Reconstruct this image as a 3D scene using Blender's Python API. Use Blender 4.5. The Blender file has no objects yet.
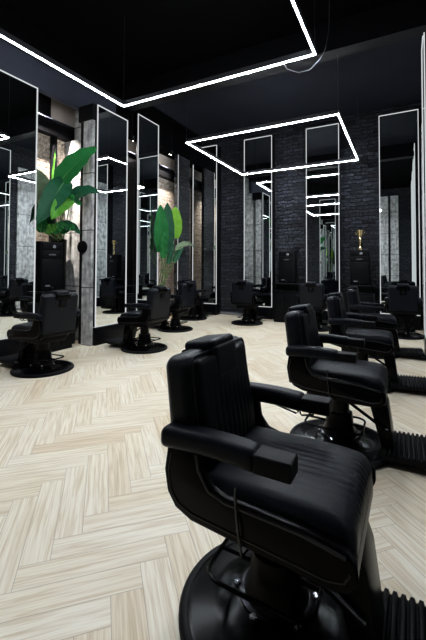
import bpy, bmesh, math, random
from mathutils import Vector, Matrix
random.seed(7)
PI = math.pi
R = math.radians
sc = bpy.context.scene
COL = sc.collection

# ------------------------------------------------------------------ materials
def nt(name):
    m = bpy.data.materials.new(name)
    m.use_nodes = True
    n = m.node_tree
    return m, n, n.nodes['Principled BSDF']

def N(n, kind, **kw):
    x = n.nodes.new(kind)
    for k, v in kw.items():
        setattr(x, k, v)
    return x

def plain(name, col, rough=.5, metal=0., spec=.5, bump=0., bscale=60., var=0., coat=0.):
    m, n, b = nt(name)
    b.inputs['Base Color'].default_value = (*col, 1)
    b.inputs['Roughness'].default_value = rough
    b.inputs['Metallic'].default_value = metal
    b.inputs['Specular IOR Level'].default_value = spec
    b.inputs['Coat Weight'].default_value = coat
    tc = N(n, 'ShaderNodeTexCoord')
    noi = N(n, 'ShaderNodeTexNoise')
    noi.inputs['Scale'].default_value = bscale
    noi.inputs['Detail'].default_value = 4
    n.links.new(tc.outputs['Object'], noi.inputs['Vector'])
    if var > 0:
        mx = N(n, 'ShaderNodeMix', data_type='RGBA')
        mx.inputs[6].default_value = (*[c * (1 - var) for c in col], 1)
        mx.inputs[7].default_value = (*[min(1, c * (1 + var)) for c in col], 1)
        n2 = N(n, 'ShaderNodeTexNoise')
        n2.inputs['Scale'].default_value = bscale * .15
        n.links.new(tc.outputs['Object'], n2.inputs['Vector'])
        n.links.new(n2.outputs['Fac'], mx.inputs[0])
        n.links.new(mx.outputs[2], b.inputs['Base Color'])
    if bump > 0:
        bp = N(n, 'ShaderNodeBump')
        bp.inputs['Strength'].default_value = bump
        bp.inputs['Distance'].default_value = .004
        n.links.new(noi.outputs['Fac'], bp.inputs['Height'])
        n.links.new(bp.outputs['Normal'], b.inputs['Normal'])
    return m

def emit(name, col, s):
    m = bpy.data.materials.new(name)
    m.use_nodes = True
    n = m.node_tree
    n.nodes.clear()
    e = N(n, 'ShaderNodeEmission')
    e.inputs[0].default_value = (*col, 1)
    e.inputs[1].default_value = s
    o = N(n, 'ShaderNodeOutputMaterial')
    n.links.new(e.outputs[0], o.inputs[0])
    return m

def brick_mat(name, c1, c2, mortar, axis, rough=.6, depth=.02, spec=.4, scale=1.0, irregular=.035, dark=(.35, .33, .31, 1)):
    m, n, b = nt(name)
    tc = N(n, 'ShaderNodeTexCoord')
    sep = N(n, 'ShaderNodeSeparateXYZ')
    n.links.new(tc.outputs['Object'], sep.inputs[0])
    cmb = N(n, 'ShaderNodeCombineXYZ')
    n.links.new(sep.outputs[0 if axis == 'x' else 1], cmb.inputs[0])
    n.links.new(sep.outputs[2], cmb.inputs[1])
    nz = N(n, 'ShaderNodeTexNoise')
    nz.inputs['Scale'].default_value = 5
    nz.inputs['Detail'].default_value = 3
    n.links.new(tc.outputs['Object'], nz.inputs['Vector'])
    sub = N(n, 'ShaderNodeVectorMath', operation='MULTIPLY_ADD')
    n.links.new(nz.outputs['Color'], sub.inputs[0])
    sub.inputs[1].default_value = (irregular * 2,) * 3
    n.links.new(cmb.outputs[0], sub.inputs[2])
    bt = N(n, 'ShaderNodeTexBrick')
    bt.inputs['Color1'].default_value = (*c1, 1)
    bt.inputs['Color2'].default_value = (*c2, 1)
    bt.inputs['Mortar'].default_value = (*mortar, 1)
    bt.inputs['Scale'].default_value = scale
    bt.inputs['Mortar Size'].default_value = .013
    bt.inputs['Mortar Smooth'].default_value = .6
    bt.inputs['Brick Width'].default_value = .26
    bt.inputs['Row Height'].default_value = .084
    n.links.new(sub.outputs[0], bt.inputs['Vector'])
    n2 = N(n, 'ShaderNodeTexNoise')
    n2.inputs['Scale'].default_value = 22
    n2.inputs['Detail'].default_value = 6
    n2.inputs['Roughness'].default_value = .7
    n.links.new(tc.outputs['Object'], n2.inputs['Vector'])
    mx = N(n, 'ShaderNodeMix', data_type='RGBA', blend_type='MULTIPLY')
    mx.inputs[0].default_value = .95
    rp = N(n, 'ShaderNodeValToRGB')
    rp.color_ramp.elements[0].position = .35
    rp.color_ramp.elements[0].color = dark
    rp.color_ramp.elements[1].position = .6
    rp.color_ramp.elements[1].color = (1, 1, 1, 1)
    n.links.new(n2.outputs['Fac'], rp.inputs[0])
    n.links.new(bt.outputs['Color'], mx.inputs[6])
    n.links.new(rp.outputs[0], mx.inputs[7])
    n.links.new(mx.outputs[2], b.inputs['Base Color'])
    inv = N(n, 'ShaderNodeMath', operation='MULTIPLY_ADD')
    inv.inputs[1].default_value = -1
    n.links.new(bt.outputs['Fac'], inv.inputs[0])
    n.links.new(n2.outputs['Fac'], inv.inputs[2])
    bp = N(n, 'ShaderNodeBump')
    bp.inputs['Strength'].default_value = 1
    bp.inputs['Distance'].default_value = depth
    n.links.new(inv.outputs[0], bp.inputs['Height'])
    n.links.new(bp.outputs['Normal'], b.inputs['Normal'])
    b.inputs['Roughness'].default_value = rough
    b.inputs['Specular IOR Level'].default_value = spec
    return m

def concrete_mat(name, ca, cb):
    m, n, b = nt(name)
    tc = N(n, 'ShaderNodeTexCoord')
    mp = N(n, 'ShaderNodeMapping')
    mp.inputs['Scale'].default_value = (14, 14, 1.6)
    n.links.new(tc.outputs['Object'], mp.inputs[0])
    a = N(n, 'ShaderNodeTexNoise')
    a.inputs['Scale'].default_value = 1.5
    a.inputs['Detail'].default_value = 8
    a.inputs['Roughness'].default_value = .65
    n.links.new(mp.outputs[0], a.inputs['Vector'])
    c = N(n, 'ShaderNodeTexNoise')
    c.inputs['Scale'].default_value = 9
    c.inputs['Detail'].default_value = 8
    n.links.new(tc.outputs['Object'], c.inputs['Vector'])
    ad = N(n, 'ShaderNodeMath', operation='ADD')
    n.links.new(a.outputs['Fac'], ad.inputs[0])
    n.links.new(c.outputs['Fac'], ad.inputs[1])
    rp = N(n, 'ShaderNodeValToRGB')
    rp.color_ramp.elements[0].position = .38
    rp.color_ramp.elements[0].color = (*ca, 1)
    rp.color_ramp.elements[1].position = .62
    rp.color_ramp.elements[1].color = (*cb, 1)
    hf = N(n, 'ShaderNodeMath', operation='MULTIPLY')
    hf.inputs[1].default_value = .5
    n.links.new(ad.outputs[0], hf.inputs[0])
    n.links.new(hf.outputs[0], rp.inputs[0])
    # horizontal board joints every 0.92 m
    sep = N(n, 'ShaderNodeSeparateXYZ')
    n.links.new(tc.outputs['Object'], sep.inputs[0])
    md = N(n, 'ShaderNodeMath', operation='PINGPONG')
    md.inputs[1].default_value = .46
    n.links.new(sep.outputs[2], md.inputs[0])
    gt = N(n, 'ShaderNodeMath', operation='GREATER_THAN')
    gt.inputs[1].default_value = .008
    n.links.new(md.outputs[0], gt.inputs[0])
    mx = N(n, 'ShaderNodeMix', data_type='RGBA')
    mx.inputs[6].default_value = (.05, .05, .05, 1)
    n.links.new(gt.outputs[0], mx.inputs[0])
    n.links.new(rp.outputs[0], mx.inputs[7])
    n.links.new(mx.outputs[2], b.inputs['Base Color'])
    bp = N(n, 'ShaderNodeBump')
    bp.inputs['Strength'].default_value = .5
    bp.inputs['Distance'].default_value = .006
    n.links.new(ad.outputs[0], bp.inputs['Height'])
    n.links.new(bp.outputs['Normal'], b.inputs['Normal'])
    b.inputs['Roughness'].default_value = .75
    return m

PW, PL = .122, .61
def floor_mat():
    m, n, b = nt('herringbone_planks')
    L = n.links.new
    uv = N(n, 'ShaderNodeUVMap', uv_map='plank')
    rv = N(n, 'ShaderNodeUVMap', uv_map='rnd')
    s = N(n, 'ShaderNodeSeparateXYZ'); L(uv.outputs[0], s.inputs[0])
    r = N(n, 'ShaderNodeSeparateXYZ'); L(rv.outputs[0], r.inputs[0])
    # grain space
    def ma(op, a, bb, c=None):
        x = N(n, 'ShaderNodeMath', operation=op)
        for i, q in enumerate((a, bb, c)):
            if q is None: continue
            if isinstance(q, (int, float)): x.inputs[i].default_value = q
            else: L(q, x.inputs[i])
        return x.outputs[0]
    gu = ma('MULTIPLY_ADD', r.outputs[0], 37.0, s.outputs[0])
    gv = ma('MULTIPLY_ADD', r.outputs[1], 11.0, s.outputs[1])
    g = N(n, 'ShaderNodeCombineXYZ'); L(gu, g.inputs[0]); L(gv, g.inputs[1])
    mp = N(n, 'ShaderNodeMapping'); mp.inputs['Scale'].default_value = (1.6, 34, 1); L(g.outputs[0], mp.inputs[0])
    n1 = N(n, 'ShaderNodeTexNoise'); n1.inputs['Scale'].default_value = 1.6; n1.inputs['Detail'].default_value = 5; n1.inputs['Distortion'].default_value = .8
    L(mp.outputs[0], n1.inputs['Vector'])
    mp2 = N(n, 'ShaderNodeMapping'); mp2.inputs['Scale'].default_value = (5, 170, 1); L(g.outputs[0], mp2.inputs[0])
    n2 = N(n, 'ShaderNodeTexNoise'); n2.inputs['Scale'].default_value = 1; n2.inputs['Detail'].default_value = 3; n2.inputs['Distortion'].default_value = .5
    L(mp2.outputs[0], n2.inputs['Vector'])
    # broad tone of each plank
    tone = N(n, 'ShaderNodeValToRGB')
    e = tone.color_ramp.elements
    e[0].position = 0; e[0].color = (.75, .635, .465, 1)
    e[1].position = 1; e[1].color = (.87, .81, .68, 1)
    k = e.new(.35); k.color = (.83, .755, .60, 1)
    L(r.outputs[0], tone.inputs[0])
    gr = N(n, 'ShaderNodeValToRGB')
    gr.color_ramp.elements[0].position = .36; gr.color_ramp.elements[0].color = (.77, .69, .575, 1)
    gr.color_ramp.elements[1].position = .56; gr.color_ramp.elements[1].color = (1, 1, 1, 1)
    L(n1.outputs['Fac'], gr.inputs[0])
    m1 = N(n, 'ShaderNodeMix', data_type='RGBA', blend_type='MULTIPLY'); m1.inputs[0].default_value = .85
    L(tone.outputs[0], m1.inputs[6]); L(gr.outputs[0], m1.inputs[7])
    gr2 = N(n, 'ShaderNodeValToRGB')
    gr2.color_ramp.elements[0].position = .3; gr2.color_ramp.elements[0].color = (.86, .81, .74, 1)
    gr2.color_ramp.elements[1].position = .55; gr2.color_ramp.elements[1].color = (1, 1, 1, 1)
    L(n2.outputs['Fac'], gr2.inputs[0])
    m2 = N(n, 'ShaderNodeMix', data_type='RGBA', blend_type='MULTIPLY'); m2.inputs[0].default_value = .8
    L(m1.outputs[2], m2.inputs[6]); L(gr2.outputs[0], m2.inputs[7])
    # seams
    du = ma('MINIMUM', s.outputs[0], ma('SUBTRACT', PL, s.outputs[0]))
    dv = ma('MINIMUM', s.outputs[1], ma('SUBTRACT', PW, s.outputs[1]))
    dd = ma('MINIMUM', du, dv)
    seam = ma('GREATER_THAN', dd, .0013)
    m3 = N(n, 'ShaderNodeMix', data_type='RGBA')
    m3.inputs[6].default_value = (.46, .38, .29, 1)
    L(seam, m3.inputs[0]); L(m2.outputs[2], m3.inputs[7])
    L(m3.outputs[2], b.inputs['Base Color'])
    b.inputs['Roughness'].default_value = .42
    b.inputs['Specular IOR Level'].default_value = .35
    bp = N(n, 'ShaderNodeBump'); bp.inputs['Strength'].default_value = .15; bp.inputs['Distance'].default_value = .001
    L(n2.outputs['Fac'], bp.inputs['Height']); L(bp.outputs['Normal'], b.inputs['Normal'])
    return m

def leaf_mat(name, ca, cb):
    m, n, b = nt(name)
    uv = N(n, 'ShaderNodeUVMap', uv_map='leaf')
    mp = N(n, 'ShaderNodeMapping'); mp.inputs['Scale'].default_value = (30, 1.2, 1)
    n.links.new(uv.outputs[0], mp.inputs[0])
    w = N(n, 'ShaderNodeTexNoise'); w.inputs['Scale'].default_value = 1.5; w.inputs['Detail'].default_value = 2
    n.links.new(mp.outputs[0], w.inputs['Vector'])
    mx = N(n, 'ShaderNodeMix', data_type='RGBA')
    mx.inputs[6].default_value = (*ca, 1); mx.inputs[7].default_value = (*cb, 1)
    n.links.new(w.outputs['Fac'], mx.inputs[0])
    n.links.new(mx.outputs[2], b.inputs['Base Color'])
    b.inputs['Roughness'].default_value = .5
    b.inputs['Specular IOR Level'].default_value = .1
    bp = N(n, 'ShaderNodeBump'); bp.inputs['Strength'].default_value = .4; bp.inputs['Distance'].default_value = .003
    n.links.new(w.outputs['Fac'], bp.inputs['Height']); n.links.new(bp.outputs['Normal'], b.inputs['Normal'])
    return m

def mirror_mat():
    m = bpy.data.materials.new('mirror_silver')
    m.use_nodes = True
    n = m.node_tree
    n.nodes.clear()
    g = N(n, 'ShaderNodeBsdfGlossy')
    g.inputs['Color'].default_value = (.80, .85, .85, 1)
    g.inputs['Roughness'].default_value = 0
    o = N(n, 'ShaderNodeOutputMaterial')
    n.links.new(g.outputs[0], o.inputs[0])
    return m

M = dict(
    slatedark=plain('dark_charcoal_with_led_glow', (.015, .017, .024), .75, spec=.05, bump=.3, bscale=9, var=.3),  # lighter than the black ceiling: LED glow put into the colour
    leafe=leaf_mat('leaf_mid_green', (.03, .13, .012), (.07, .22, .025)),
    basegloss=plain('gloss_black_base', (.0012, .0012, .0016), .2, spec=.09),
    piping=plain('black_piping', (.010, .010, .012), .3, spec=.3),
    chrome=plain('bright_chrome', (.45, .45, .47), .15, metal=1),
    leather=plain('black_leather', (.0026, .0036, .0066), .34, spec=.09, bump=.22, bscale=1050),
    leather_side=plain('black_vinyl', (.0034, .0045, .0078), .36, spec=.14, bump=.15, bscale=1050),
    gloss=plain('gloss_black_plastic', (.0012, .0012, .0016), .22, spec=.06),
    enamel=plain('black_enamel', (.0014, .0014, .0018), .3, spec=.08),
    rubber=plain('black_rubber', (.0028, .0029, .0036), .5, spec=.08),
    steel=plain('dark_chrome', (.035, .035, .04), .25, metal=1),
    cabinet=plain('black_lacquer', (.0022, .0024, .0032), .35, spec=.09, bump=.05, bscale=40),
    badge=plain('silver_badge', (.55, .56, .58), .35, metal=.6),
    ceil=plain('black_ceiling_paint', (.0014, .0014, .0018), .85, spec=.03, bump=.8, bscale=7),
    slate=plain('charcoal_with_led_glow', (.034, .038, .052), .75, spec=.08, bump=.3, bscale=9, var=.25),  # blue-grey lift for the LED glow on the bulkhead is in the colour
    iron=plain('black_iron', (.003, .003, .0038), .5, spec=.1, bump=.3, bscale=25),
    plaster=plain('warm_plaster', (.50, .43, .37), .8, spec=.2, bump=.5, bscale=14, var=.35),
    base=plain('grey_skirting', (.16, .16, .17), .5),
    wire=plain('steel_wire', (.05, .05, .055), .4, metal=.7),
    alu=plain('dark_aluminium', (.05, .05, .055), .35, metal=.8),
    gold=plain('gold_plate', (.72, .58, .30), .25, metal=1),
    soil=plain('potting_soil', (.03, .022, .016), .9, bump=.8, bscale=40),
    stem=plain('plant_stem', (.10, .20, .05), .5, var=.3, bscale=40),
    leafa=leaf_mat('leaf_deep_green', (.006, .075, .018), (.015, .14, .03)),
    leafb=leaf_mat('leaf_dark_green', (.004, .035, .016), (.010, .07, .03)),
    leafc=leaf_mat('leaf_lime_green', (.07, .22, .012), (.19, .38, .04)),
    leafd=leaf_mat('leaf_grey_green', (.05, .09, .05), (.16, .21, .13)),
    led=emit('led_strip_white', (.90, .96, 1.04), 310),
    mled=emit('mirror_led_white', (.95, .98, 1.0), .72),
    bulb=emit('spot_bulb', (1, .93, .82), 60),
    brick_black=brick_mat('black_painted_brick', (.058, .064, .084), (.014, .016, .022), (.0015, .0015, .002), 'x', .38, .09, .4, irregular=.045, dark=(.08, .08, .09, 1)),
    brick_black_y=brick_mat('black_painted_brick_side', (.058, .064, .084), (.014, .016, .022), (.0015, .0015, .002), 'y', .38, .09, .4, irregular=.045, dark=(.08, .08, .09, 1)),
    brick_pale=brick_mat('pale_old_brick', (.74, .62, .52), (.56, .45, .37), (.70, .64, .56), 'y', .85, .03, .2, irregular=.03),
    concrete=concrete_mat('board_marked_concrete', (.17, .17, .17), (.66, .66, .65)),
    floor=floor_mat(), mirror=mirror_mat(),
)

# ------------------------------------------------------------------ mesh builder
class MB:
    def __init__(s):
        s.v = []; s.f = []; s.uv = None
    def add(s, vs, fs):
        o = len(s.v)
        s.v += [tuple(p) for p in vs]
        s.f += [tuple(i + o for i in f) for f in fs]
        return s
    def box(s, x0, x1, y0, y1, z0, z1):
        vs = [(x, y, z) for x in (x0, x1) for y in (y0, y1) for z in (z0, z1)]
        return s.add(vs, [(0, 1, 3, 2), (4, 6, 7, 5), (0, 4, 5, 1), (2, 3, 7, 6), (0, 2, 6, 4), (1, 5, 7, 3)])
    def soft(s, x0, x1, y0, y1, z0, z1, r, n=3, m=(1, 1, 1), fn=None):
        lo, hi = (x0, y0, z0), (x1, y1, z1)
        ax = []
        for a in range(3):
            l = [lo[a] + r - r * math.tan(PI / 4 * (1 - k / n)) for k in range(n)]
            i0, i1 = lo[a] + r, hi[a] - r
            l += [i0 + (i1 - i0) * k / m[a] for k in range(m[a] + 1)]
            l += [hi[a] - r + r * math.tan(PI / 4 * (k / n)) for k in range(1, n + 1)]
            ax.append(l)
        idx = {}; vs = []; fs = []
        def vid(p):
            key = tuple(round(c, 6) for c in p)
            if key not in idx:
                c = [min(max(p[a], lo[a] + r), hi[a] - r) for a in range(3)]
                d = Vector(p) - Vector(c)
                nn = d.normalized() if d.length > 1e-9 else Vector((0, 0, 1))
                q = Vector(c) + nn * r
                if fn: q = Vector(fn(q, nn))
                idx[key] = len(vs); vs.append(q)
            return idx[key]
        for a in range(3):
            b, c = (a + 1) % 3, (a + 2) % 3
            for side in (lo[a], hi[a]):
                for i in range(len(ax[b]) - 1):
                    for j in range(len(ax[c]) - 1):
                        q = []
                        for (bi, cj) in ((i, j), (i + 1, j), (i + 1, j + 1), (i, j + 1)):
                            p = [0, 0, 0]; p[a] = side; p[b] = ax[b][bi]; p[c] = ax[c][cj]
                            q.append(vid(p))
                        fs.append(tuple(q))
        return s.add(vs, fs)
    def lathe(s, prof, n=32, c=(0, 0, 0)):
        vs = []; fs = []
        for r, z in prof:
            for k in range(n):
                a = 2 * PI * k / n
                vs.append((c[0] + r * math.cos(a), c[1] + r * math.sin(a), c[2] + z))
        for i in range(len(prof) - 1):
            for k in range(n):
                k2 = (k + 1) % n
                fs.append((i * n + k, i * n + k2, (i + 1) * n + k2, (i + 1) * n + k))
        if prof[0][0] > 0: fs.append(tuple(range(n)))
        if prof[-1][0] > 0: fs.append(tuple((len(prof) - 1) * n + k for k in range(n)))
        return s.add(vs, fs)
    def tube(s, pts, r, n=8, closed=False):
        P = [Vector(p) for p in pts]
        rs = r if isinstance(r, (list, tuple)) else [r] * len(P)
        vs = []; fs = []; up = None
        for i, p in enumerate(P):
            a = P[i - 1] if (i > 0 or closed) else P[i]
            b = P[(i + 1) % len(P)] if (i < len(P) - 1 or closed) else P[i]
            t = (b - a).normalized()
            if up is None:
                up = Vector((0, 0, 1)) if abs(t.z) < .9 else Vector((1, 0, 0))
            x = up - t * up.dot(t); x.normalize(); up = x
            y = t.cross(x)
            for k in range(n):
                q = 2 * PI * k / n
                vs.append(p + (x * math.cos(q) + y * math.sin(q)) * rs[i])
        L = len(P)
        for i in range(L if closed else L - 1):
            j = (i + 1) % L
            for k in range(n):
                k2 = (k + 1) % n
                fs.append((i * n + k, i * n + k2, j * n + k2, j * n + k))
        if not closed:
            fs.append(tuple(range(n))); fs.append(tuple((L - 1) * n + k for k in range(n)))
        return s.add(vs, fs)
    def prism(s, out, y0, y1):                     # outline in xz, extruded along y
        n = len(out)
        vs = [(x, y0, z) for x, z in out] + [(x, y1, z) for x, z in out]
        fs = [tuple(range(n)), tuple(range(2 * n - 1, n - 1, -1))]
        fs += [(i, (i + 1) % n, n + (i + 1) % n, n + i) for i in range(n)]
        return s.add(vs, fs)
    def xf(s, fn, start=0):
        s.v = s.v[:start] + [tuple(fn(Vector(p))) for p in s.v[start:]]
        return s
    def build(s, name, mat, parent=None, bevel=0., segs=2, smooth=True, sharp=38):
        me = bpy.data.meshes.new(name)
        bm = bmesh.new()
        vv = [bm.verts.new(p) for p in s.v]
        for f in s.f:
            try: bm.faces.new([vv[i] for i in f])
            except ValueError: pass
        bmesh.ops.recalc_face_normals(bm, faces=bm.faces)
        if bevel > 0:
            ed = [e for e in bm.edges if len(e.link_faces) == 2 and e.calc_face_angle(0) > R(25)]
            bmesh.ops.bevel(bm, geom=ed, offset=bevel, segments=segs, profile=.5, affect='EDGES', clamp_overlap=True)
        bm.to_mesh(me); bm.free()
        if smooth:
            me.polygons.foreach_set('use_smooth', [True] * len(me.polygons))
            me.set_sharp_from_angle(angle=R(sharp))
        me.materials.append(mat)
        o = bpy.data.objects.new(name, me)
        COL.objects.link(o)
        if parent: o.parent = parent
        return o

def tag(o, label=None, cat=None, group=None, kind=None):
    if label: o['label'] = label
    if cat: o['category'] = cat
    if group: o['group'] = group
    if kind: o['kind'] = kind
    return o

def thing(name, label, cat, loc=(0, 0, 0), rz=0., group=None):
    o = bpy.data.objects.new(name, None)
    o.empty_display_size = .1
    COL.objects.link(o)
    o.location = loc; o.rotation_euler = (0, 0, rz)
    return tag(o, label, cat, group)

def copy_tree(o, parent=None):
    c = o.copy(); COL.objects.link(c)
    if parent: c.parent = parent
    for ch in list(o.children):
        copy_tree(ch, c)
    return c

def struct(name, mb, mat, **kw):
    return tag(mb.build(name, mat, **kw), kind='structure')

# ------------------------------------------------------------------ room constants
XL, XR, YB, YF, ZC = -5.30, .36, 8.60, -.90, 4.75

# floor: herringbone planks, one mesh
def make_floor():
    me = bpy.data.meshes.new('floor')
    s2 = math.sqrt(.5)
    ox, oy = -1.862, 1.571
    P0 = (ox + oy) * s2 / PW - 5; Q0 = (oy - ox) * s2 / PW - 1
    vs = []; fs = []; uvs = []; rn = []
    def w(p, q):
        p = (p + P0) * PW; q = (q + Q0) * PW
        return ((p - q) * s2, (p + q) * s2, 0)
    x0, x1, y0, y1 = XL - .15, XR + .15, YF - .15, YB + .15
    rnd = random.Random(3)
    for i in range(-120, 121):
        for j in range(-120, 121):
            k = (i - j) % 10
            if k == 0:
                c = [(i, j), (i + 5, j), (i + 5, j + 1), (i, j + 1)]; u = [(0, 0), (PL, 0), (PL, PW), (0, PW)]
            elif k == 9:
                c = [(i, j), (i + 1, j), (i + 1, j + 5), (i, j + 5)]; u = [(0, PW), (0, 0), (PL, 0), (PL, PW)]
            else: continue
            pts = [w(*q) for q in c]
            if max(p[0] for p in pts) < x0 or min(p[0] for p in pts) > x1 or max(p[1] for p in pts) < y0 or min(p[1] for p in pts) > y1: continue
            o = len(vs); vs += pts; fs.append((o, o + 1, o + 2, o + 3)); uvs += u
            a, b = rnd.random(), rnd.random(); rn += [(a, b)] * 4
    me.from_pydata(vs, [], fs)
    a = me.uv_layers.new(name='plank'); b = me.uv_layers.new(name='rnd')
    for i in range(len(uvs)):
        a.data[i].uv = uvs[i]; b.data[i].uv = rn[i]
    me.materials.append(M['floor'])
    o = bpy.data.objects.new('floor', me); COL.objects.link(o)
    return tag(o, kind='structure')
make_floor()

struct('ceiling', MB().box(XL - .2, XR + .2, YF - .2, YB + .2, ZC, ZC + .15), M['ceil'], smooth=False)
struct('trim_1', MB().box(-4.75, XR, 5.45, YB, ZC - .03, ZC - .001), M['slatedark'], smooth=False)             # board on the far ceiling, its lighter colour paints in the LED glow
struct('trim_2', MB().box(-4.75, XR, 5.22, 5.45, 4.34, ZC - .001), M['iron'], smooth=False)               # ceiling beam
struct('wall_back', MB().box(XL - .2, XR + .2, YB, YB + .2, 0, ZC), M['brick_black'], smooth=False)
struct('baseboard_back', MB().box(-5.0, XR - .01, YB - .03, YB - .001, 0, .07), M['base'], bevel=.004)
struct('wall_right', MB().box(XR, XR + .2, YF - .2, YB, 0, ZC), M['brick_black_y'], smooth=False)
struct('trim_3', MB().box(XR - .04, XR - .001, 6.38, YB - .035, .001, 4.1), M['concrete'], smooth=False)
struct('wall_front', MB().box(XL - .2, XR, YF - .2, YF, 0, ZC), M['brick_black'], smooth=False)
struct('trim_21', MB().box(-.95, -.62, YF + .001, YF + .12, .001, 4.4), M['concrete'], smooth=False)
struct('trim_22', MB().box(-.53, -.22, YF + .001, YF + .12, .001, 4.4), M['concrete'], smooth=False)
struct('wall_left', MB().box(XL - .2, XL, YF, YB, 0, 3.45), M['brick_pale'], smooth=False)
struct('trim_4', MB().box(XL - .2, XL, YF, YB, 3.45, ZC), M['plaster'], smooth=False)                      # plaster band over the lintel
lt = MB().box(XL + .001, XL + .15, YF, YB - .001, 3.46, 3.66).box(XL + .001, XL + .2, YF, YB - .001, 3.66, 3.685)
struct('trim_5', lt, M['iron'], smooth=False)                                                             # steel lintel
struct('trim_6', MB().box(XL + .001, XL + .3, 4.98, YB - .001, 4.05, ZC - .002), M['ceil'], smooth=False)
struct('trim_7', MB().box(-4.82, -4.72, YF, 4.98, 3.87, 4.279), M['slate'], smooth=False)              # hanging bulkhead up to the LED line, LED glow painted into its colour
struct('trim_8', MB().box(-4.82, -4.722, YF, 4.98, 4.28, ZC - .002), M['ceil'], smooth=False)  # upper bulkhead, left black where the painted LED glow stops
struct('trim_9', MB().box(-4.70, -4.375, 4.10, 4.93, 3.62, 3.87), M['iron'], smooth=False)                 # pier head
struct('trim_10', MB().box(-4.60, -4.40, 4.12, 4.90, 0, 3.619), M['concrete'], smooth=False)               # concrete pier of the second mirror
struct('trim_11', MB().box(-4.70, -4.61, 4.15, 4.30, 0, 3.619), M['iron'], bevel=.006)                     # steel column
struct('trim_12', MB().box(XL + .002, -4.72, 4.34, 4.90, 0, 3.459), M['concrete'], smooth=False)
struct('trim_13', MB().box(XL + .21, -4.74, 4.36, 4.90, 3.461, ZC - .003), M['concrete'], smooth=False)
struct('trim_14', MB().box(XL + .002, -4.76, 2.45, 3.36, 0, 3.459), M['concrete'], smooth=False)
struct('trim_15', MB().box(XL + .01, XL + .1, 4.02, 4.10, 0, 3.459), M['iron'], bevel=.004)                # window post
struct('trim_16', MB().box(XL + .01, XL + .08, 3.60, 3.98, 3.69, ZC - .003), M['iron'], bevel=.004)
struct('trim_17', MB().box(-5.20, -4.96, 5.78, 6.58, 0, 3.459), M['iron'], smooth=False)
struct('trim_18', MB().box(XL + .002, XL + .04, 5.85, 6.55, 0, 2.7), M['iron'], smooth=False)
struct('trim_19', MB().box(-5.03, -4.951, 7.37, 7.96, 0, 4.049), M['brick_black_y'], smooth=False)
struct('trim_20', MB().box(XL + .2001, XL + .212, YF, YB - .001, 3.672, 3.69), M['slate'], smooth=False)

# ------------------------------------------------------------------ barber chair
TILT = R(8)
def tilt(p):
    x, y, z = p
    return Vector((-.265 + x * math.cos(TILT) - z * math.sin(TILT), y, .47 + x * math.sin(TILT) + z * math.cos(TILT)))

def flute(y, half, n, amp):
    if abs(y) > half: return 0
    t = (y + half) / (2 * half) * n
    return -amp * (1 - abs(math.sin(PI * t))) ** 2

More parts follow.
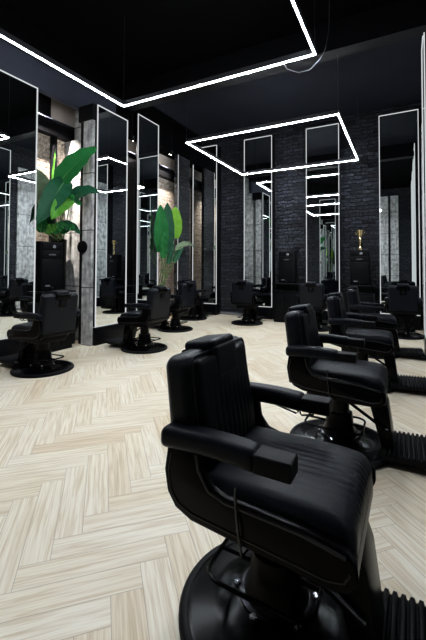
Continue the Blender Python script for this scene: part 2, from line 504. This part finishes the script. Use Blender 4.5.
def make_chair():
    root = thing('barber_chair', 'x', 'barber chair')
    b = MB().lathe([(.0, .012), (.318, .012), (.318, .032), (.30, .036), (.24, .040), (.19, .050), (.15, .072), (.125, .075), (.0, .075)], 64)
    base = b.build('base', M['basegloss'], root)
    MB().lathe([(.122, .076), (.134, .076), (.134, .084), (.122, .088)], 40).build('collar', M['steel'], root)
    MB().lathe([(.322, 0), (.345, 0), (.352, .006), (.352, .020), (.344, .031), (.330, .036), (.320, .034), (.318, .02)], 64).build('base_ring', M['rubber'], root)
    MB().lathe([(.0, .074), (.118, .074), (.114, .10), (.095, .14), (.088, .22), (.086, .23), (.066, .235), (.066, .37), (.0, .37)], 40).build('column', M['enamel'], root)
    for k in range(6):
        a = k * PI / 3 + .3
        MB().lathe([(.0, .070), (.014, .070), (.014, .084), (.009, .088), (0, .088)], 6, (.14 * math.cos(a), .14 * math.sin(a), .004)).build('bolt', M['chrome'], root)
    ring = []
    for (cx, cy, a0) in ((.10, .09, 0), (-.16, .09, 90), (-.16, -.09, 180), (.10, -.09, 270)):
        for k in range(6):
            a = R(a0 + 18 * k)
            ring.append((cx + .06 * math.cos(a), cy + .06 * math.sin(a), .15 - .02 * (cx + .06 * math.cos(a))))
    MB().tube(ring, .008, 8, True).tube([(.155, 0, .147), (.09, 0, .15)], .008).tube([(-.215, 0, .154), (-.09, 0, .15)], .008).build('pump_ring', M['gloss'], root)
    MB().soft(-.22, .28, -.20, .20, .355, .425, .012, 2).build('under_frame', M['enamel'], root)
    # seat cushion
    def sfn(p, n):
        x, y, z = p
        d = 0
        if n.z > .2 or n.x > .3:
            wgt = min(1, max(0, (x + .10) / .15))
            d = flute(y, .17, 9, .0045) * wgt
        dome = .012 * max(0, 1 - (y / .25) ** 2) if n.z > .3 else 0
        drop = max(0, (x - .20) / .17) ** 2 * .028 if z > .5 else 0
        q = Vector((x, y, z)) + Vector(n) * d
        q.z += dome - drop
        return q
    MB().soft(-.24, .35, -.262, .262, .405, .558, .048, 5, (10, 60, 2), sfn).build('seat', M['leather'], root)
    # side shells
    out = [(-.335, .655), (-.352, .56), (-.338, .49), (-.30, .445), (-.23, .42), (.28, .385), (.335, .395), (.36, .43), (.358, .475), (.33, .50), (.20, .520), (.02, .528), (-.08, .53), (-.14, .545), (-.178, .585), (-.19, .655)]
    for sd in (1, -1):
        p = MB().prism(out, *sorted((sd * .262, sd * .298))).build('side_panel', M['gloss'], root, bevel=.009, segs=3)
        tr = [(-.318, .62), (-.33, .56), (-.318, .50), (-.288, .465), (-.225, .445), (.27, .412), (.32, .422), (.338, .45)]
        MB().tube([(x, sd * .298, z) for x, z in tr], .0035, 6).build('trim_bead', M['piping'], p)
        MB().tube([(x, sd * .299, z) for x, z in ((-.205, .64), (-.193, .59), (-.15, .537), (-.08, .519), (.02, .516), (.2, .508), (.325, .488))], .006, 6).build('piping', M['piping'], p)
        a = MB().soft(-.355, .045, *sorted((sd * .242, sd * .332)), .642, .712, .026, 4, (6, 1, 1), lambda q, n: (q.x, q.y, q.z + .010 * (1 - ((q.x + .15) / .2) ** 2))).build('armrest', M['leather'], root)
        MB().soft(.035, .168, *sorted((sd * .246, sd * .330)), .650, .706, .007, 2).build('arm_cap', M['rubber'], a)
        if sd > 0: MB().tube([(-.12, .287, .650), (.0, .287, .626), (.012, .287, .632), (.0, .287, .652)], .0042, 8).tube([(.02, .287, .655), (.022, .287, .628), (.03, .287, .622), (.085, .287, .634), (.09, .287, .655)], .0042, 8).build('arm_rod', M['enamel'], a)
    MB().soft(.29, .352, -.25, .25, .385, .47, .02, 3).build('front_apron', M['leather_side'], root)
    # backrest
    def bfn(p, n):
        q = Vector(p)
        t = q.z / .49
        q.y *= 1 - .03 * max(0, t)
        return tilt(q)
    MB().soft(-.065, .062, -.25, .25, 0, .472, .045, 5, (1, 6, 6), bfn).build('backrest', M['leather_side'], root)
    def pfn(p, n):
        q = Vector(p)
        if n.x > .3:
            wg = min(1, max(0, (.34 - q.z) / .08))
            q.x += flute(q.y, .13, 7, .009) * wg + .010 * (1 - (q.y / .2) ** 2) + .012 * math.exp(-((q.z - .16) / .12) ** 2)
        return tilt(q)
    MB().soft(.035, .085, -.205, .205, .02, .448, .022, 4, (1, 60, 14), pfn).build('back_pad', M['leather'], root)
    pip = []
    for (cy, cz, a0) in ((.185, .43, 0), (-.185, .43, 90), (-.185, .05, 180), (.185, .05, 270)):
        for k in range(5):
            a = R(a0 + 22.5 * k)
            pip.append(tilt((.064, cy + .03 * math.cos(a), cz + .03 * math.sin(a))))
    MB().tube(pip, .006, 6, True).build('back_piping', M['leather_side'], root)
    h = MB().soft(.05, .098, -.092, .092, .345, .480, .024, 4, (1, 4, 4))
    h.soft(-.070, .090, -.092, .092, .458, .500, .020, 4, (4, 4, 1))
    h.xf(tilt)
    h.build('headrest', M['leather'], root)
    k = MB().soft(-.074, -.055, -.105, .105, .405, .470, .008, 2).soft(-.074, -.055, -.055, .055, .315, .41, .008, 2)
    k.xf(tilt); br = k.build('headrest_bracket', M['gloss'], root)
    k = MB().soft(-.080, -.070, -.03, .03, .335, .395, .004, 2); k.xf(tilt); k.build('latch', M['rubber'], br)
    k = MB().soft(-.082, -.05, -.235, .235, -.012, .035, .012, 3); k.xf(tilt); k.build('back_rail', M['enamel'], root)
    for sd in (1, -1):
        MB().tube([tilt((-.03, sd * .2, .02)), (-.22, sd * .2, .41)], .014, 8).build('back_hinge', M['steel'], root)
    # lever, footrest
    lv = MB().tube([(-.035, -.311, .585), (-.035, -.313, .54), (-.025, -.312, .46), (-.015, -.305, .385), (.0, -.20, .375)], .005, 8)
    lv.build('recline_lever', M['steel'], root)
    MB().prism([(.19, .41), (.295, .395), (.318, .33), (.352, .075), (.335, .045), (.285, .035)], -.10, .10).build('footrest_post', M['enamel'], root, bevel=.008)
    for sd in (1, -1):
        MB().tube([(.06, sd * .125, .36), (.31, sd * .115, .20)], .011, 8).build('footrest_strut', M['enamel'], root)
    top = []
    n = 13
    for i in range(n):
        x = .285 + .355 * i / n; w = .355 / n
        zz = .072 + .018 * i / n
        top += [(x, zz), (x + w * .18, zz + .016), (x + w * .62, zz + .016), (x + w * .80, zz)]
    out2 = [(.285, .045)] + top + [(.640, .088), (.648, .080), (.640, .060)]
    MB().prism(out2, -.195, .195).build('footplate', M['rubber'], root, bevel=.0015, segs=1)
    MB().tube([(.31, -.15, .042), (.60, -.15, .052)], .012).tube([(.31, .15, .042), (.60, .15, .052)], .012).build('footplate_rail', M['enamel'], root)
    # upper body is a little shorter and narrower than it was laid out
    for ch in root.children:
        if ch.name.split('.')[0] in LOW: continue
        for o in (ch, *ch.children):
            for v in o.data.vertices:
                v.co.x *= .87
                if ch.name.split('.')[0] not in BACK: v.co.y *= .90
    return root

BACK = ('backrest', 'back_pad', 'back_piping', 'headrest', 'headrest_bracket', 'back_rail')
LOW = ('base', 'collar', 'base_ring', 'column', 'bolt', 'pump_ring', 'footrest_post', 'footrest_strut', 'footplate', 'footplate_rail')
proto = make_chair()
G_R = 'row of chairs on the right'; G_L = 'chairs facing the left wall mirrors'; G_B = 'chairs facing the back wall mirrors'
chairs = [
    (-.422, 1.285, -1, 'large black leather barber chair nearest the camera, cut by the bottom of the photo', G_R),
    (-.42, 2.71, 0, 'black barber chair directly behind the nearest one, second in the row facing right', G_R),
    (-.42, 4.24, 1, 'black barber chair third in the receding row facing right, behind the second one', G_R),
    (-.42, 5.78, 2, 'small distant black barber chair at the far end of the row facing right', G_R),
    (-3.89, 2.91, 180, 'black barber chair seen from behind at far left, in front of the leafy plant', G_L),
    (-3.53, 4.39, 180, 'black barber chair seen from behind, facing the lit mirror on the concrete pier', G_L),
    (-4.07, 6.03, 180, 'black barber chair seen from behind, standing in front of the second leafy plant', G_L),
    (-4.56, 7.50, 90, 'black barber chair mostly hidden in the far left corner of the room', G_B),
    (-3.12, 7.47, 90, 'black barber chair standing alone left of centre, facing the back brick wall', G_B),
    (-1.64, 7.50, 90, 'black barber chair seen from behind between the two station cabinets on the back wall', G_B),
    (-.03, 7.50, 90, 'black barber chair seen from behind at the back right, under the rightmost lit mirror', G_B),
]
for i, (x, y, a, lab, g) in enumerate(chairs):
    c = proto if i == 0 else copy_tree(proto)
    c.location = (x, y, 0); c.rotation_euler = (0, 0, R(a))
    tag(c, lab, 'barber chair', g)

# ------------------------------------------------------------------ tall lit mirrors
# local: mirror faces -y, x is width, origin on the floor at the glass plane
def make_mirror(w, zb, zt, depth, plinth_w=None):
    root = thing('wall_mirror', 'x', 'mirror')
    h = w / 2; t = .013; pw = (plinth_w or w) / 2
    MB().box(-h + .004, h - .004, .012, depth, zb + .004, zt - .004).build('back_panel', M['iron'], root, smooth=False)
    MB().box(-h + t * .5, h - t * .5, .004, .0115, zb + t * .5, zt - t * .5).build('glass', M['mirror'], root, smooth=False)
    f = MB()
    f.box(-h, -h + t, -.004, .010, zb, zt).box(h - t, h, -.004, .010, zb, zt)
    f.box(-h + t, h - t, -.004, .010, zb, zb + t).box(-h + t, h - t, -.004, .010, zt - t, zt)
    f.build('light_frame', M['mled'], root, smooth=False)
    MB().box(-pw, pw, -.01, depth, 0, zb - .012).build('plinth', M['cabinet'], root, bevel=.004)
    return root
def place(root, x, y, rz, lab, g):
    root.location = (x, y, 0); root.rotation_euler = (0, 0, R(rz))
    return tag(root, lab, 'mirror', g)
GM = 'tall mirrors with lit edges'
mB = None
for cx, lab in ((-4.717, 'tall lit mirror in the far left corner of the back black brick wall'),
                (-3.203, 'tall lit mirror on the back wall behind the lone chair left of centre'),
                (-1.64, 'tall lit mirror on the back wall between the two station cabinets'),
                (-.093, 'tall lit mirror at the right end of the back wall, right of the trophy')):
    if mB is None:
        mB = make_mirror(.735, .29, 4.49, .255); m = mB
    else: m = copy_tree(mB)
    place(m, cx, 8.34, 0, lab, GM)
place(make_mirror(.73, .29, 3.86, .055), -4.70, 2.995, 90, 'tall lit mirror at the left edge of the photo, left of the leafy plant', GM)
place(make_mirror(.715, .29, 3.87, .055), -4.34, 4.525, 90, 'tall lit mirror fixed to the concrete pier right of the leafy plant', GM)
place(make_mirror(.715, .29, 4.47, .055), -4.90, 6.185, 90, 'narrow lit mirror on the left wall, between the pier mirror and the second leafy plant', GM)
ls = thing('light_strip', 'thin vertical light strip on the brick pier right of the second leafy plant', 'light', (-4.95, 7.385, .3))
MB().box(-.0, .02, -.012, .012, 0, 3.75).build('channel', M['alu'], ls, smooth=False)
MB().box(.0201, .026, -.007, .007, 0.01, 3.74).build('diffuser', M['mled'], ls, smooth=False)
mR = None
for cy, lab in ((5.74, 'tall lit mirror on the right wall facing the farthest chair of the right row'),
                (4.20, 'tall lit mirror on the right wall facing the third chair of the right row'),
                (2.66, 'tall lit mirror on the right wall facing the second chair of the right row'),
                (1.20, 'tall lit mirror on the right wall facing the nearest chair')):
    if mR is None:
        mR = make_mirror(.72, .29, 4.49, .108); m = mR
    else: m = copy_tree(mR)
    place(m, .25, cy, -90, lab, GM)
for cx, lab in ((-3.2, 'tall lit mirror on the wall behind the camera, the one further from the right wall'),
                (-1.65, 'tall lit mirror on the wall behind the camera, the one nearer the right wall')):
    place(copy_tree(mR), cx, YF + .11, 180, lab, GM)

# ------------------------------------------------------------------ station cabinets (front = -y)
def make_station():
    root = thing('station_cabinet', 'x', 'cabinet')
    MB().soft(-.28, .28, -.22, .20, .06, .70, .006, 2).build('lower_cabinet', M['cabinet'], root)
    MB().box(-.26, .26, -.18, .19, 0, .0595).build('toe_kick', M['iron'], root, smooth=False)
    for sx in (-1, 1):
        d = MB().soft(*sorted((sx * .006, sx * .272)), -.238, -.222, .09, .675, .004, 2).build('door', M['cabinet'], root)
        MB().tube([(sx * .03, -.245, .36), (sx * .03, -.256, .37), (sx * .03, -.256, .46), (sx * .03, -.245, .47)], .004).build('handle', M['alu'], d)
    MB().soft(-.285, .285, -.245, .20, .702, .722, .004, 2).build('shelf', M['cabinet'], root)
    MB().box(-.28, .28, .05, .20, .7225, .858).build('back_board', M['cabinet'], root, smooth=False)
    MB().soft(-.29, .29, -.23, .20, .86, .888, .004, 2).build('countertop', M['cabinet'], root)
    MB().soft(-.195, .195, -.02, .20, .89, 1.63, .005, 2).build('tower', M['cabinet'], root)
    dr = MB().soft(-.178, .178, -.034, -.021, 1.505, 1.615, .004, 2).build('drawer', M['cabinet'], root)
    bd = MB()
    for (x, z, w, hh) in ((.012, 1.562, .010, .030), (.030, 1.568, .010, .038), (.048, 1.562, .010, .030), (.030, 1.542, .05, .006)):
        bd.box(x - w / 2, x + w / 2, -.037, -.0342, z - hh / 2, z + hh / 2)
    tag(bd.build('badge', M['badge'], dr, smooth=False), 'small silver emblem')
    fl = MB().soft(-.178, .178, -.034, -.021, 1.375, 1.495, .004, 2).build('flap', M['cabinet'], root)
    bd = MB()
    for k in range(7):
        bd.box(-.06 + k * .017, -.05 + k * .017, -.037, -.0342, 1.425, 1.425 + (.018 if k % 2 else .014))
    tag(bd.build('badge', M['base'], fl, smooth=False), 'dull grey lettering plate')
    d = MB().soft(-.178, .178, -.034, -.021, .905, 1.365, .004, 2).build('tower_door', M['cabinet'], root)
    MB().soft(-.12, -.04, -.038, -.0342, .955, .975, .0015, 1).build('badge', M['base'], d)
    MB().lathe([(0, 0), (.012, 0), (.014, .006), (.006, .014), (0, .014)], 12).xf(lambda p: Vector((p.x, -.035 - p.z, .93 + p.y))).build('knob', M['alu'], d)
    return root
st = make_station()
GS = 'black station cabinets'
for i, (x, y, rz, lab) in enumerate(((-2.42, 8.19, 0, 'black station cabinet on the back wall, left of the middle mirror, nothing on top'),
                      (-.84, 8.19, 0, 'black station cabinet on the back wall carrying the golden trophy'),
                      (-4.75, 3.66, 90, 'black station cabinet by the left wall in front of the large leafy plant'),
                      (-4.98, 5.34, 90, 'black station cabinet in the gap between the pier mirror and the next mirror along'))):
    c = st if i == 0 else copy_tree(st)
    c.location = (x, y, 0); c.rotation_euler = (0, 0, R(rz)); tag(c, lab, 'cabinet', GS)

# trophy
t = thing('trophy', 'golden trophy cup standing on top of the right black station cabinet', 'trophy', (-.84, 8.27, 1.631))
MB().lathe([(0, 0), (.045, 0), (.045, .03), (.038, .035), (.038, .055), (.0, .055)], 24).build('base', M['gold'], t)
MB().lathe([(0, .055), (.03, .055), (.018, .09), (.014, .13), (.028, .20), (.033, .235), (.016, .27), (.014, .285), (0, .285)], 24).build('stem', M['gold'], t)
MB().lathe([(0, .283), (.022, .284), (.045, .32), (.058, .37), (.064, .425), (.067, .43), (.061, .43), (.052, .37), (.03, .325), (0, .31)], 28).build('cup', M['gold'], t)
for s in (-1, 1):
    MB().tube([(s * .05, 0, .335), (s * .078, 0, .345), (s * .088, 0, .38), (s * .08, 0, .41), (s * .062, 0, .415)], .005).build('handle', M['gold'], t)

# round black fitting on the steel column of the pier
o = MB().lathe([(0, 0), (.10, 0), (.105, .01), (.10, .03), (.07, .04), (0, .042)], 32).xf(lambda p: Vector((p.x, -p.z, p.y)))
o = o.build('wall_speaker', M['rubber']); o.location = (-4.575, 4.115, 1.57)
tag(o, 'round black wall fitting on the edge of the concrete pier right of the plant', 'speaker')

# ------------------------------------------------------------------ pendant LED frames
def make_led(x0, x1, y0, y1, z, lab, cable=False):
    cx, cy = (x0 + x1) / 2, (y0 + y1) / 2
    root = thing('pendant_light', lab, 'light', (cx, cy, z), 0, 'square hanging light frames')
    a, b = (x1 - x0) / 2, (y1 - y0) / 2
    w = .006
    def frame(z0, z1, wo, wi):
        mb = MB()
        mb.box(-a - wo, a + wo, -b - wo, -b + wi, z0, z1).box(-a - wo, a + wo, b - wi, b + wo, z0, z1)
        mb.box(-a - wo, -a + wi, -b + wi, b - wi, z0, z1).box(a - wi, a + wo, -b + wi, b - wi, z0, z1)
        return mb
    frame(.012, .075, w + .004, w + .004).build('housing', M['alu'], root, smooth=False)
    frame(.004, .0115, w, w).build('diffuser', M['led'], root, smooth=False)
    for sx in (-1, 1):
        for sy in (-1, 1):
            MB().tube([(sx * a, sy * b, .075), (sx * a, sy * b, ZC - z - .004)], .0035, 6).build('hanging_wire', M['wire'], root)
    if cable:
        pts = [(a - .36, b + .004, .04), (a - .30, b + .02, -.06), (a - .18, b + .035, -.125), (a - .06, b + .04, -.12), (a + .04, b + .04, -.04), (a + .10, b + .04, .06), (a + .135, b + .04, .25), (a + .145, b + .04, .7), (a + .145, b + .04, ZC - z - .004)]
        MB().tube(pts, .004, 6).build('power_cable', M['wire'], root)
    return root
make_led(-3.41, -.805, 1.25, 3.745, 3.465, 'square white light frame hanging nearest, its far corner edges crossing the top of the photo', True)
make_led(-3.41, -.83, 5.375, 7.86, 3.46, 'square white light frame hanging further back, near the black brick wall')

# spot lamps that wash the old brick
def make_spot(loc, aim, lab, power):
    root = thing('ceiling_spotlight', lab, 'spotlight', loc, 0, 'small spotlights over the brick recesses')
    d = Vector(aim).normalized()
    p = -d * .05
    MB().tube([p, d * .05], .032, 16).build('lamp_body', M['iron'], root)
    MB().tube([d * .0505, d * .054], .026, 16).build('bulb', M['bulb'], root)
    MB().tube([p, (p.x, p.y, ZC - loc[2] - .004)], .006).build('stem', M['iron'], root)
    L = bpy.data.lights.new('spot_beam', 'SPOT')
    L.energy = power; L.color = (1, .92, .83); L.spot_size = R(76); L.spot_blend = .8; L.shadow_soft_size = .03
    lo = bpy.data.objects.new('spot_beam', L); COL.objects.link(lo); lo.parent = root
    lo.location = d * .06
    lo.rotation_euler = d.to_track_quat('-Z', 'Y').to_euler()
make_spot((-5.0, 3.50, 3.94), (-.34, .50, -.85), 'small spotlight hidden behind the bulkhead over the large leafy plant', 1050)
make_spot((-4.95, 5.72, 3.92), (-.35, .5, -1), 'small bright spotlight in the gap between the pier mirror and the next mirror', 400)
make_spot((-4.88, 7.00, 3.98), (-.5, .1, -1), 'small spotlight over the second leafy plant further down the left wall', 330)

# ------------------------------------------------------------------ plants
def make_leaf(base, tip, width, mat, parent, foot, bend=(0, 0, .06), face=(1, -.6, .3), fold=.25, stem_r=.009):
    B, T = Vector(base), Vector(tip)
    bend = Vector(bend)
    n = 18
    ax = (T - B)
    ln = ax.length
    f = Vector(face).normalized()
    vs = []; fs = []; uv = []
    cols = (-1, -.6, -.2, 0, .2, .6, 1)
    for i in range(n + 1):
        s = i / n
        c = B + ax * s + bend * (4 * s * (1 - s))
        tan = (ax + bend * (4 - 8 * s)).normalized()
        side = tan.cross(f).normalized()
        nor = side.cross(tan).normalized()
        wd = width * .5 * (math.sin(PI * min(1, s * .96 + .04) ** .68) ** .6 if s < 1 else 0)
        wd = max(wd, .002)
        for cc in cols:
            rip = .012 * math.sin(s * 23 + cc * 2) * abs(cc)
            vs.append(c + side * cc * wd + nor * (abs(cc) * wd * fold + rip))
            uv.append((s * ln, cc * .5))
    m = len(cols)
    for i in range(n):
        for k in range(m - 1):
            fs.append((i * m + k, i * m + k + 1, (i + 1) * m + k + 1, (i + 1) * m + k))
    me = bpy.data.meshes.new('leaf')
    me.from_pydata([tuple(v) for v in vs], [], fs)
    ul = me.uv_layers.new(name='leaf')
    for lp in me.loops: ul.data[lp.index].uv = uv[lp.vertex_index]
    me.polygons.foreach_set('use_smooth', [True] * len(me.polygons))
    me.materials.append(mat)
    o = bpy.data.objects.new('leaf', me); COL.objects.link(o); o.parent = parent
    F = Vector(foot)
    mid = (F + B) / 2 + Vector((0, 0, .05)) + (F - B).cross(Vector((0, 0, 1))) * .05
    pts = []
    for k in range(9):
        t_ = k / 8
        pts.append(F * (1 - t_) ** 2 + mid * 2 * t_ * (1 - t_) + B * t_ * t_)
    for k in range(1, 10):
        s = k / 10
        pts.append(B + ax * s + bend * (4 * s * (1 - s)) - f * .004)
    MB().tube(pts, [stem_r] * 9 + [stem_r * (.7 - .06 * k) for k in range(9)], 7).build('stem', M['stem'], o)
    return o

TH = R(28.1)
def at(x, y, X):                                    # a point of the plane X = const that the photo shows at pixel x, y
    u = (x - 213) / 359
    d = X / (u * math.cos(TH) - math.sin(TH))
    return Vector((X, d * (math.cos(TH) + u * math.sin(TH)), 1.25 + (267 - y) * d / 359))

def pot(root, r, h):
    MB().lathe([(0, 0), (r * .8, 0), (r * .82, .02), (r, h - .03), (r * 1.03, h - .03), (r * 1.03, h), (r * .94, h), (r * .93, h - .06)], 40).build('pot', M['cabinet'], root)
    MB().lathe([(0, h - .07), (r * .5, h - .05), (r * .93, h - .06)], 30).build('soil', M['soil'], root)

def plant(loc, lab, leaves, r, h):
    root = thing('potted_plant', lab, 'plant', loc, 0, 'tall broad leaved plants')
    pot(root, r, h)
    L = Vector(loc)
    rr = random.Random(5)
    for k, (b, t_, X1, X2, w, mt, bend, face) in enumerate(leaves):
        B = at(*b, X1) - L; T = at(*t_, X2) - L
        a = k * 2.4
        foot = (r * .45 * math.cos(a), r * .45 * math.sin(a), h - .06)
        make_leaf(B, T, w, M[mt], root, foot, bend, face)
    return root
F1 = (.8, -.6, .25)
plant((-5.14, 4.10, 0), 'large broad leaved green plant standing against pale brick at the left', [
    ((57, 184), (96, 147), -4.80, -4.18, .36, 'leafa', (0, 0, .06), (.7, -.6, .5)),
    ((64, 180), (36, 224), -4.72, -4.62, .34, 'leafb', (.05, 0, .05), F1),
    ((47, 208), (33, 168), -5.08, -5.03, .34, 'leafd', (0, 0, .03), F1),
    ((69, 199), (51, 220), -4.58, -4.46, .25, 'leafe', (0, 0, .05), (.8, -.5, .5)),
    ((64, 205), (98, 192), -4.75, -4.17, .27, 'leafb', (0, 0, .09), (.7, -.7, .5)),
    ((62, 203), (80, 205), -4.72, -4.45, .22, 'leafa', (0, 0, .06), (.8, -.5, .6)),
    ((49, 198), (54, 148), -5.08, -5.08, .035, 'leafe', (0, 0, 0), F1),
    ((57, 229), (80, 234), -4.80, -4.60, .17, 'leafb', (0, 0, .09), F1),
    ((52, 233), (66, 224), -4.80, -4.72, .16, 'leafa', (0, 0, .03), F1),
    ((42, 232), (37, 204), -4.92, -4.85, .20, 'leafb', (0, 0, .02), F1),
    ((47, 233), (50, 214), -4.86, -4.82, .13, 'leafb', (0, 0, .02), F1),
    ((60, 233), (75, 227), -4.78, -4.62, .13, 'leafa', (0, 0, .03), F1),
    ((45, 233), (57, 226), -4.74, -4.66, .14, 'leafe', (0, 0, .02), F1),
    ((40, 232), (44, 218), -4.78, -4.76, .15, 'leafa', (0, 0, .02), F1),
], .13, 1.71)
F2 = (1, -.7, .15)
plant((-5.08, 6.86, 0), 'second broad leaved plant further back, before the brown brick recess', [
    ((161, 252), (160, 204), -4.80, -4.78, .34, 'leafa', (0, 0, .03), F2),
    ((166, 250), (167, 202), -4.88, -4.87, .34, 'leafb', (0, .02, .03), F2),
    ((174, 238), (175, 206), -4.85, -4.80, .36, 'leafc', (0, 0, .03), F2),
    ((166, 254), (170, 212), -4.76, -4.74, .20, 'leafb', (0, 0, .0), F2),
    ((163, 258), (164, 232), -4.74, -4.72, .18, 'leafa', (0, 0, .0), F2),
    ((176, 250), (195, 247), -4.80, -4.72, .16, 'leafd', (0, 0, .12), (.5, -.7, .5)),
    ((168, 264), (173, 240), -4.8, -4.78, .14, 'leafb', (0, 0, .0), F2),
    ((174, 262), (184, 246), -4.78, -4.74, .15, 'leafb', (0, 0, .06), F2),
], .18, .62)

# ------------------------------------------------------------------ camera, world, view
cam = bpy.data.cameras.new('camera')
cam.lens = 359 / 640 * 36
cam.sensor_width = 36
cam.shift_y = -.0969
cam.clip_start = .02
co = bpy.data.objects.new('camera', cam); COL.objects.link(co)
co.matrix_world = Matrix.Translation((0, 0, 1.25)) @ Matrix.Rotation(TH, 4, 'Z') @ Matrix.Rotation(R(90 + 1.5), 4, 'X') @ Matrix.Rotation(R(.2), 4, 'Z')
sc.camera = co
w = bpy.data.worlds.new('room'); sc.world = w
w.use_nodes = True
w.node_tree.nodes['Background'].inputs[0].default_value = (.02, .02, .022, 1)
w.node_tree.nodes['Background'].inputs[1].default_value = .2
vs_ = sc.view_settings
vs_.view_transform = 'Standard'; vs_.look = 'None'; vs_.gamma = 1; vs_.exposure = 0
vs_.use_curve_mapping = False
sc.cycles.max_bounces = 10
sc.cycles.glossy_bounces = 7
sc.cycles.diffuse_bounces = 4
sc.cycles.caustics_reflective = False
sc.cycles.caustics_refractive = False
sc.cycles.sample_clamp_indirect = 6
